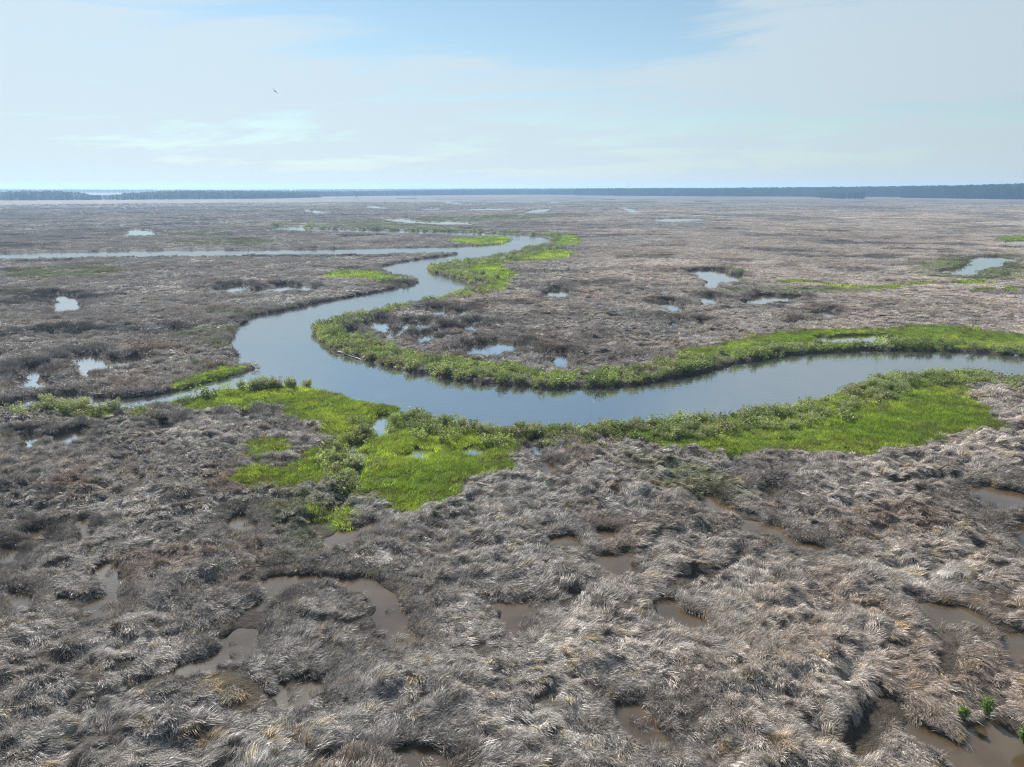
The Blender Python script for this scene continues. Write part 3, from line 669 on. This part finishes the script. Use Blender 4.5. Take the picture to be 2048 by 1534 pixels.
# individual bushes
def shrub_mesh(name, rnd, m, h, w, dens):
    V_, F_, B_ = [], [], []
    nst = rnd.randint(6, 9)
    for q in range(nst):
        a = 6.283 * q / nst + rnd.uniform(-.4, .4); d = w * rnd.uniform(.2, .85); hh = h * rnd.uniform(.55, 1.0) * (1 - .25 * d / w)
        tip = (d * math.cos(a), d * math.sin(a), hh)
        stick(V_, F_, B_, (.08 * math.cos(a), .08 * math.sin(a), -.1), tip, .022, .008, 4, .05)
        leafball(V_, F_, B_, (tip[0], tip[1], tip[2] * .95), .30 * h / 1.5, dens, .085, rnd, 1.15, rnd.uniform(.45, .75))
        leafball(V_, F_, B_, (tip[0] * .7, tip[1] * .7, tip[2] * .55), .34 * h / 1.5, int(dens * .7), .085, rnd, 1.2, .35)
    me = bpy.data.meshes.new(name); me.from_pydata(V_, [], F_); me.materials.append(m)
    a = me.attributes.new('bv', 'FLOAT', 'POINT'); a.data.foreach_set('value', np.array(B_, np.float32)); me.update()
    return me
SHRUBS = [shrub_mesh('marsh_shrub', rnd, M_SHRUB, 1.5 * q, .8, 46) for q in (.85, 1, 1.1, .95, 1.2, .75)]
def row(pts, z, count, w0, w1, label, group, s0=.8, s1=1.25):
    S_ = along(pts, z, .1); picks = sorted(random.sample(range(len(S_)), min(count, len(S_))))
    P = np.array([S_[q][0] for q in picks]); Nn = np.array([S_[q][1] for q in picks])
    w = RNG.uniform(w0, w1, len(P)); A = P + Nn * w[:, None]; B = P - Nn * w[:, None]
    tA = sdist(RIVER, A[:, 0], A[:, 1], 30); tB = sdist(RIVER, B[:, 0], B[:, 1], 30)
    W = np.where((tA > tB)[:, None], A, B)
    ff = fields(W[:, 0], W[:, 1])
    for q in range(len(W)):
        if ff['dwn'][q] < .05: continue
        o = bpy.data.objects.new('marsh_shrub', random.choice(SHRUBS)); C.objects.link(o)
        o.location = (W[q][0], W[q][1], max(ff['z'][q], .02) - .03); o.rotation_euler.z = random.uniform(0, 6.28); e = random.uniform(s0, s1); o.scale = (e, e, e * random.uniform(.85, 1.15))
        tag(o, label, 'shrub', group)
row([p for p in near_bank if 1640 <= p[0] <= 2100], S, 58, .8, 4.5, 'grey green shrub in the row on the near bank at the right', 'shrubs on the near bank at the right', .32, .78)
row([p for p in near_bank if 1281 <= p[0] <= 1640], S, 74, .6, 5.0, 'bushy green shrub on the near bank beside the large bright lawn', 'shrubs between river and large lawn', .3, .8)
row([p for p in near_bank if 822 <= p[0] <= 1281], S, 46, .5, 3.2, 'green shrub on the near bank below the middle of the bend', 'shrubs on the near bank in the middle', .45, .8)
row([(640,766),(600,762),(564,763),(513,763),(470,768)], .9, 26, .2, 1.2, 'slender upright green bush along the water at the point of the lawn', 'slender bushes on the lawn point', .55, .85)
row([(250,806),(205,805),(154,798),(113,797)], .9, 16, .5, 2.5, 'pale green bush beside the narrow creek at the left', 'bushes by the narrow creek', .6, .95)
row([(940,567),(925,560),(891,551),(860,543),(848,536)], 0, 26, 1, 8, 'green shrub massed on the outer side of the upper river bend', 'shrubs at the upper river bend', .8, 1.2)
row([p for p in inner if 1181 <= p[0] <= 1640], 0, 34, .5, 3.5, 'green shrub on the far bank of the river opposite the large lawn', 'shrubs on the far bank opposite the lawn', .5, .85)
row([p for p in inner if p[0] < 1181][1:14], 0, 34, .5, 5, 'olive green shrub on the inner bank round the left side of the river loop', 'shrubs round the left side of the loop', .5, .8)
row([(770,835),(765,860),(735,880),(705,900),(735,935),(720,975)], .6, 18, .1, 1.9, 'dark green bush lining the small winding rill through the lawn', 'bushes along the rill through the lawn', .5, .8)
BRIGHT = shrub_mesh('groundsel_bush', rnd, M_SHRUB_BRIGHT, .85, .36, 40)
for (u, v, s, lab) in ((1926,1437,.6,'smaller bright green bush at the left on the bank of the foreground pond'), (1972,1425,.75,'taller bright green bush on the grassy rim behind the foreground pond'), (2052,1485,.8,'bright green bush cut by the right edge beside the foreground pond')):
    x, y = ground(u, v, .3); o = bpy.data.objects.new('groundsel_bush', BRIGHT); C.objects.link(o); o.location = (x, y, .3); o.scale = (s, s, s); o.rotation_euler.z = u
    tag(o, lab, 'bush', 'bright bushes by the foreground pond')

# ------------------------------------------------------------------ driftwood on the inner bank
a = Vector((*ground(676, 703, .15), .16)); b = Vector((*ground(722, 719, .15), .12)); V_, F_, B_ = [], [], []
pr = None
for q in range(8):
    t = q / 7; c = a.lerp(b, t) + Vector((0, .15 * math.sin(t * 3), .05 * math.sin(t * 9)))
    if pr is not None: stick(V_, F_, B_, pr, c, .09 - .05 * (q - 1) / 7, .09 - .05 * q / 7, 8)
    pr = c
c = a.lerp(b, .45); stick(V_, F_, B_, c, c + Vector((.5, .5, .4)), .07, .03, 6); c = a.lerp(b, .75); stick(V_, F_, B_, c, c + Vector((-.3, .35, .35)), .05, .02, 6)
lg = mesh_obj('driftwood_log', V_, F_, M_DRIFT); tag(lg, 'pale bleached driftwood log lying at the foot of the inner river bank', 'log')

# ------------------------------------------------------------------ distant woods
cT = proto_coll('wood_trees')
def tree_mesh(name, rnd, kind, m=M_PINE):
    V_, F_, B_ = [], [], []
    H = 18
    stick(V_, F_, B_, (0, 0, -.3), (rnd.uniform(-.5, .5), rnd.uniform(-.5, .5), H * .92), .32, .06, 6, 0)
    nb = 15 if kind == 'pine' else 18
    for q in range(nb):
        t = rnd.uniform(.3, 1) if kind == 'pine' else rnd.uniform(.14, 1)
        spread = (3.6 * (1.12 - t) + .8) if kind == 'pine' else 4.6 * math.sin(min(1, t) * 2.6 + .25) + .6
        a = rnd.uniform(0, 6.283); d = spread * rnd.uniform(.3, 1)
        c = (d * math.cos(a), d * math.sin(a), H * t - .4)
        stick(V_, F_, B_, (0, 0, H * t - 1.6), c, .1, .03, 4, 0)
        leafball(V_, F_, B_, c, 1.5 if kind == 'pine' else 1.8, 26, .5, rnd, .7, rnd.uniform(.3, .7))
    me = bpy.data.meshes.new(name); me.from_pydata(V_, [], F_); me.materials.append(m)
    at = me.attributes.new('bv', 'FLOAT', 'POINT'); at.data.foreach_set('value', np.array(B_, np.float32)); me.update()
    return me
TM = [tree_mesh('wood_tree', rnd, 'pine' if q < 3 else 'broad') for q in range(6)]
for q, me in enumerate(TM): o = bpy.data.objects.new(f'wood_tree_{q}', me); cT.objects.link(o)
def wood(front, depth, dens, label, hmul=.86):
    """front: (px u, base v, top v) ; trees fill the ground from the front line backwards"""
    fr = [(np.array(ground(u, v)), (v - tp)) for u, v, tp in front]; P = []; Sx = []
    for (a, ha), (b, hb) in zip(fr[:-1], fr[1:]):
        L = np.hypot(*(b - a)); n = int(L * depth * dens * 2.0) + 1
        for _ in range(n):
            t = random.random(); d = depth * random.random() ** 1.5; p = a + (b - a) * t; r = np.hypot(*p)
            q = p * (1 + d / r); h = (ha + (hb - ha) * t) * r / F * hmul
            P.append((q[0], q[1], 0)); Sx.append(max(.35, h / 18) * random.uniform(.78, 1.08))
    P = np.array(P); n = len(P); s = np.array(Sx)
    gn_scatter('distant_wood', cT, P, np.stack([np.zeros(n), np.zeros(n), RNG.uniform(0, 6.28, n)], 1), np.stack([s * 1.4, s * 1.4, s], 1), RNG.integers(0, 6, n), np.ones((n, 3)), label)
wood([(-200,402,385),(0,401,387),(60,401,384),(110,400.5,384),(160,400.5,386),(185,400.5,391)], 110, .011, 'hazy rounded wood at the far left edge of the marsh')
wood([(175,400.5,391),(215,400,391),(255,400,389)], 60, .02, 'low gappy trees between the two left woods')
wood([(245,400,388),(300,399.5,385),(360,399,382),(480,398,382),(560,397,383),(640,395,383)], 150, .011, 'long blue wood along the left horizon')
wood([(640,393.5,383),(760,392,382),(860,391,380),(960,390,378),(1060,389.5,378),(1160,390,377)], 220, .008, 'dim blue wood along the middle of the horizon')
wood([(1150,391,377),(1300,392,376),(1420,393,376),(1560,393,375),(1640,393.5,375),(1760,394,374.5),(1830,394,373.5)], 220, .009, 'blue green wood right of the middle horizon')
wood([(1800,395.5,375),(1840,396,374),(1900,397,374),(1960,398,373),(2048,399,371.5),(2300,402,369)], 200, .011, 'nearest dark wood at the right end of the horizon')
wood([(1600,392,385),(1640,395.5,385),(1690,398,385),(1728,398.5,384)], 60, .011, 'dark spur of trees standing out from the right wood')
wood([(-300,386,379.6),(200,386,379.8),(500,385.5,379.5),(900,384.5,377),(1200,384.5,376),(1500,385,375.5),(1900,386,375)], 500, .0016, 'faintest line of trees right on the horizon')

def lone(name, u, v, h, label, cat='tree', group=None, q=0):
    x, y = ground(u, v); o = bpy.data.objects.new(name, None); C.objects.link(o); o.location = (x, y, .1); s = h / 18
    me = TM[q]
    # trunk and crown as two parts
    tr = SPLIT[q]; a = bpy.data.objects.new('trunk', tr[0]); b = bpy.data.objects.new('crown', tr[1])
    for c in (a, b): C.objects.link(c); c.parent = o
    o.scale = (s, s, s); o.rotation_euler.z = u; tag(o, label, cat, group); return o
def split_tree(me):
    vs = [tuple(v.co) for v in me.vertices]; fs = [tuple(p.vertices) for p in me.polygons]; bvs = [d.value for d in me.attributes['bv'].data]
    out = []
    for nm, cond, m in (('trunk', lambda fc: max(fc) < 12, M_BARK), ('crown', lambda fc: max(fc) >= 12, M_PINE)):
        sel = [fc for fc in fs if cond(fc)]; ids = sorted({k for fc in sel for k in fc}); mp = {k: i for i, k in enumerate(ids)}
        n = bpy.data.meshes.new(nm); n.from_pydata([vs[k] for k in ids], [], [tuple(mp[k] for k in fc) for fc in sel]); n.materials.append(m)
        at = n.attributes.new('bv', 'FLOAT', 'POINT'); at.data.foreach_set('value', np.array([bvs[k] for k in ids], np.float32)); n.update(); out.append(n)
    return out
SPLIT = {q: split_tree(TM[q]) for q in (0, 3, 4)}
lone('marsh_tree', 1643, 401, 5.5, 'small dark lone tree out on the marsh before the right wood', q=3)
lone('marsh_tree', 714, 396.5, 9, 'small hazy tree standing alone before the middle horizon wood', q=4)
lone('pine_tree', 1780, 397, 14, 'slim pine standing just left of the nearest right wood', q=0)
# mast
x, y = ground(1256, 391); H = 36.0; V_, F_, B_ = [], [], []
for k in range(3):
    an = 2.094 * k; stick(V_, F_, B_, (.6 * math.cos(an), .6 * math.sin(an), 0), (.25 * math.cos(an), .25 * math.sin(an), H), .1, .08, 5)
for q in range(20):
    z0 = H * q / 20; z1 = H * (q + 1) / 20
    for k in range(3):
        a0 = 2.094 * k; a1 = 2.094 * (k + 1); r0 = .6 - .35 * q / 20; r1 = .6 - .35 * (q + 1) / 20
        stick(V_, F_, B_, (r0 * math.cos(a0), r0 * math.sin(a0), z0), (r1 * math.cos(a1), r1 * math.sin(a1), z1), .05, .05, 4)
ms = mesh_obj('radio_mast', V_, F_, M_STEEL); ms.location = (x, y, 0); tag(ms, 'thin lattice radio mast rising above the middle of the horizon wood', 'mast')

# ------------------------------------------------------------------ bird
bp = at_range(550.5, 183, 120)
bd = bpy.data.objects.new('bird', None); C.objects.link(bd); bd.location = bp
def loft(secs, m, name, n=8):
    V_, F_ = [], []
    for (x, y, z, ry, rz) in secs:
        for k in range(n):
            a = 6.2832 * k / n; V_.append((x + 0, y + ry * math.cos(a), z + rz * math.sin(a)))
    for s in range(len(secs) - 1):
        for k in range(n): F_.append((s * n + k, s * n + (k + 1) % n, (s + 1) * n + (k + 1) % n, (s + 1) * n + k))
    F_.append(tuple(range(n))[::-1]); F_.append(tuple((len(secs) - 1) * n + k for k in range(n)))
    o = mesh_obj(name, V_, F_, m, smooth=True); o.parent = bd; return o
loft([(-.28,0,0,.02,.02),(-.15,0,0,.07,.06),(.02,0,.01,.1,.09),(.18,0,.03,.08,.075),(.26,0,.06,.05,.05),(.32,0,.075,.06,.055),(.38,0,.07,.035,.03),(.45,0,.05,.008,.01)], M_FEATHER, 'body')
loft([(-.26,0,0,.04,.015),(-.42,0,0,.11,.012),(-.52,0,.0,.14,.008)], M_FEATHER, 'tail')
for sgn in (1, -1):
    secs = [(.08, .05, .04), (.13, .3, .09), (.12, .55, .1), (.02, .75, .08), (-.12, .9, .05)]; ch = [.26, .26, .22, .15, .04]
    V_, F_ = [], []
    for (x, y, z), c in zip(secs, ch):
        V_ += [(x + .04, sgn * y, z + .0), (x - c * .4, sgn * y, z + .018), (x - c, sgn * y, z - .004), (x - c * .4, sgn * y, z - .012)]
    for s in range(4):
        for k in range(4): F_.append((s * 4 + k, s * 4 + (k + 1) % 4, s * 4 + 4 + (k + 1) % 4, s * 4 + 4 + k))
    F_ += [(0, 1, 2, 3), (16, 17, 18, 19)]
    w = mesh_obj('wing', V_, F_, M_FEATHER); w.parent = bd
bd.rotation_euler = (R_(43), R_(14), R_(75)); bd.scale = (.8, .8, .8)
tag(bd, 'dark bird banking on spread wings high in the pale sky', 'bird')

# ------------------------------------------------------------------ light, sky, air, camera
CLOUD = (6.35, 7.55, 8.35)
SUN_EL, SUN_AZ = R_(41), R_(32)              # azimuth to the left of the view direction
sl = bpy.data.lights.new('sun', 'SUN'); sl.energy = 5.0; sl.angle = R_(.6); sl.color = (1, .95, .87)
so = bpy.data.objects.new('sun', sl); C.objects.link(so)
sd = Vector((-math.sin(SUN_AZ) * math.cos(SUN_EL), math.cos(SUN_AZ) * math.cos(SUN_EL), math.sin(SUN_EL)))
so.rotation_euler = sd.to_track_quat('Z', 'Y').to_euler(); so.location = sd * 500
w = bpy.data.worlds.new('World'); bpy.context.scene.world = w; w.use_nodes = True
nt = w.node_tree; nd, ln = nt.nodes, nt.links; nd.clear()
sky = N(nd, 'ShaderNodeTexSky', sky_type='NISHITA'); sky.sun_disc = False; sky.sun_elevation = SUN_EL; sky.sun_rotation = -SUN_AZ
sky.air_density = 1.0; sky.dust_density = .2; sky.ozone_density = 1.5; sky.altitude = 0
tc = N(nd, 'ShaderNodeTexCoord'); sx = N(nd, 'ShaderNodeSeparateXYZ'); ln.new(tc.outputs['Generated'], sx.inputs[0])
# thin high cloud: noise over a flat layer far above
zz = N(nd, 'ShaderNodeMath', operation='MAXIMUM'); zz.inputs[1].default_value = .0; ln.new(sx.outputs[2], zz.inputs[0])
za = N(nd, 'ShaderNodeMath', operation='ADD'); za.inputs[1].default_value = .12; ln.new(zz.outputs[0], za.inputs[0])
dv = N(nd, 'ShaderNodeVectorMath', operation='SCALE'); iv = N(nd, 'ShaderNodeMath', operation='DIVIDE'); iv.inputs[0].default_value = 1; ln.new(za.outputs[0], iv.inputs[1])
ln.new(tc.outputs['Generated'], dv.inputs[0]); ln.new(iv.outputs[0], dv.inputs['Scale'])
mp = N(nd, 'ShaderNodeMapping'); mp.inputs['Scale'].default_value = (.55, .8, .0); mp.inputs['Rotation'].default_value = (0, 0, .35); mp.inputs['Location'].default_value = (1.7, .4, 0); ln.new(dv.outputs[0], mp.inputs[0])
def mth(op, a, b=0.0, c=None):
    n = N(nd, 'ShaderNodeMath', operation=op)
    for q, v in enumerate((a, b) if c is None else (a, b, c)):
        if hasattr(v, 'links'): ln.new(v, n.inputs[q])
        else: n.inputs[q].default_value = v
    return n.outputs[0]
def wn(scale, det, rough, dist):
    n = N(nd, 'ShaderNodeTexNoise'); n.inputs['Scale'].default_value = scale; n.inputs['Detail'].default_value = det
    n.inputs['Roughness'].default_value = rough; n.inputs['Distortion'].default_value = dist; ln.new(mp.outputs[0], n.inputs['Vector']); return n.outputs[0]
c1 = wn(.9, 8, .5, .4)
taz = mth('DIVIDE', sx.outputs[0], mth('MAXIMUM', sx.outputs[1], .05))
cv = N(nd, 'ShaderNodeCombineXYZ'); ln.new(mth('MULTIPLY', taz, 1.5), cv.inputs[0]); ln.new(mth('MULTIPLY', mth('SUBTRACT', sx.outputs[2], mth('MULTIPLY', taz, .05)), 13.0), cv.inputs[1])
n2_ = N(nd, 'ShaderNodeTexNoise'); n2_.inputs['Scale'].default_value = 1.6; n2_.inputs['Detail'].default_value = 8; n2_.inputs['Roughness'].default_value = .64; n2_.inputs['Distortion'].default_value = .7
ln.new(cv.outputs[0], n2_.inputs['Vector']); c2 = n2_.outputs[0]
def bump(a0, sa, e0, se):                                # a broad bank of cloud, or a gap in it, round one direction of the sky
    p = mth('POWER', mth('ABSOLUTE', mth('DIVIDE', mth('SUBTRACT', taz, a0), sa)), 2)
    q = mth('POWER', mth('ABSOLUTE', mth('DIVIDE', mth('SUBTRACT', sx.outputs[2], e0), se)), 2)
    return mth('EXPONENT', mth('MULTIPLY', mth('ADD', p, q), -1))
cov = mth('ADD', mth('ADD', .2, mth('MULTIPLY', c1, .6)), mth('MULTIPLY', mth('SUBTRACT', c2, .5), .95))
cov = mth('SUBTRACT', cov, mth('MULTIPLY', bump(.0, .24, .24, .085), .30))
cov = mth('ADD', cov, mth('MULTIPLY', bump(.52, .3, .19, .08), .14))
cov = mth('ADD', cov, mth('MULTIPLY', bump(-.62, .35, .16, .1), .12))
cov = mth('ADD', cov, mth('MULTIPLY', bump(-.05, .6, .13, .03), .08))
cr = N(nd, 'ShaderNodeMapRange', interpolation_type='SMOOTHSTEP'); cr.inputs[1].default_value = .38; cr.inputs[2].default_value = .60; ln.new(cov, cr.inputs[0])
veil = mth('DIVIDE', .052, mth('ADD', zz.outputs[0], .05))                # a thin veil looks denser towards the horizon
cf = mth('MINIMUM', mth('ADD', mth('MULTIPLY', cr.outputs[0], .66), veil), .9)
dt = N(nd, 'ShaderNodeVectorMath', operation='DOT_PRODUCT'); ln.new(tc.outputs['Generated'], dt.inputs[0]); dt.inputs[1].default_value = sd
gl = N(nd, 'ShaderNodeMapRange'); gl.inputs[1].default_value = .1; gl.inputs[2].default_value = .95; gl.inputs[3].default_value = .70; gl.inputs[4].default_value = 1.0; ln.new(dt.outputs['Value'], gl.inputs[0])
au = N(nd, 'ShaderNodeMapRange'); au.inputs[1].default_value = .87; au.inputs[2].default_value = .99; au.inputs[3].default_value = 0; au.inputs[4].default_value = 1.1; ln.new(dt.outputs['Value'], au.inputs[0])
cs = N(nd, 'ShaderNodeVectorMath', operation='SCALE'); cs.inputs[0].default_value = CLOUD; ln.new(mth('ADD', gl.outputs[0], au.outputs[0]), cs.inputs['Scale'])
cc = N(nd, 'ShaderNodeMix'); cc.data_type = 'RGBA'; ln.new(cf, cc.inputs[0]); sk = N(nd, 'ShaderNodeVectorMath', operation='MULTIPLY'); sk.inputs[1].default_value = (.84, .975, .97); ln.new(sky.outputs[0], sk.inputs[0]); ln.new(sk.outputs[0], cc.inputs[6]); ln.new(cs.outputs[0], cc.inputs[7])
bg = N(nd, 'ShaderNodeBackground'); bg.inputs['Strength'].default_value = .068; ln.new(cc.outputs[2], bg.inputs[0])
wo = N(nd, 'ShaderNodeOutputWorld'); ln.new(bg.outputs[0], wo.inputs[0])

hb = [(-8300,-8300,-2),(8300,-8300,-2),(8300,8300,-2),(-8300,8300,-2),(-8300,-8300,44),(8300,-8300,44),(8300,8300,44),(-8300,8300,44)]
m, nt, nd, ln = mat('haze_air'); out = N(nd, 'ShaderNodeOutputMaterial'); pv = N(nd, 'ShaderNodeVolumePrincipled')
pv.inputs['Color'].default_value = (.38, .64, 1, 1); pv.inputs['Density'].default_value = .0003; pv.inputs['Absorption Color'].default_value = (.22, .22, .22, 1); pv.inputs['Anisotropy'].default_value = .25
ln.new(pv.outputs[0], out.inputs['Volume'])
hz = mesh_obj('haze', hb, [(0,3,2,1),(4,5,6,7),(0,1,5,4),(1,2,6,5),(2,3,7,6),(3,0,4,7)], m); tag(hz, 'pale blue haze over the whole marsh', kind='stuff')

cam = bpy.data.cameras.new('camera'); co = bpy.data.objects.new('camera', cam); C.objects.link(co)
cam.sensor_width = 36; cam.lens = 36 * F / 2048; cam.clip_end = 30000; cam.clip_start = .5
co.location = (0, 0, CAM_H); co.rotation_euler = (math.pi / 2 - PITCH, 0, 0)
DENOISE = True
sc = bpy.context.scene; sc.camera = co
sc.view_settings.view_transform = 'Standard'; sc.view_settings.look = 'None'; sc.view_settings.exposure = .7; sc.view_settings.gamma = 1
sc.render.engine = 'CYCLES'; sc.cycles.max_bounces = 6; sc.cycles.diffuse_bounces = 2; sc.cycles.glossy_bounces = 2; sc.cycles.transmission_bounces = 3; sc.cycles.volume_bounces = 0
sc.cycles.use_denoising = DENOISE; sc.cycles.denoising_prefilter = 'NONE'; sc.cycles.filter_width = 1.1; sc.cycles.sample_clamp_indirect = 8
print('tufts', n1, n2, n3, 'herbs', len(hx), 'objects', len(sc.objects))
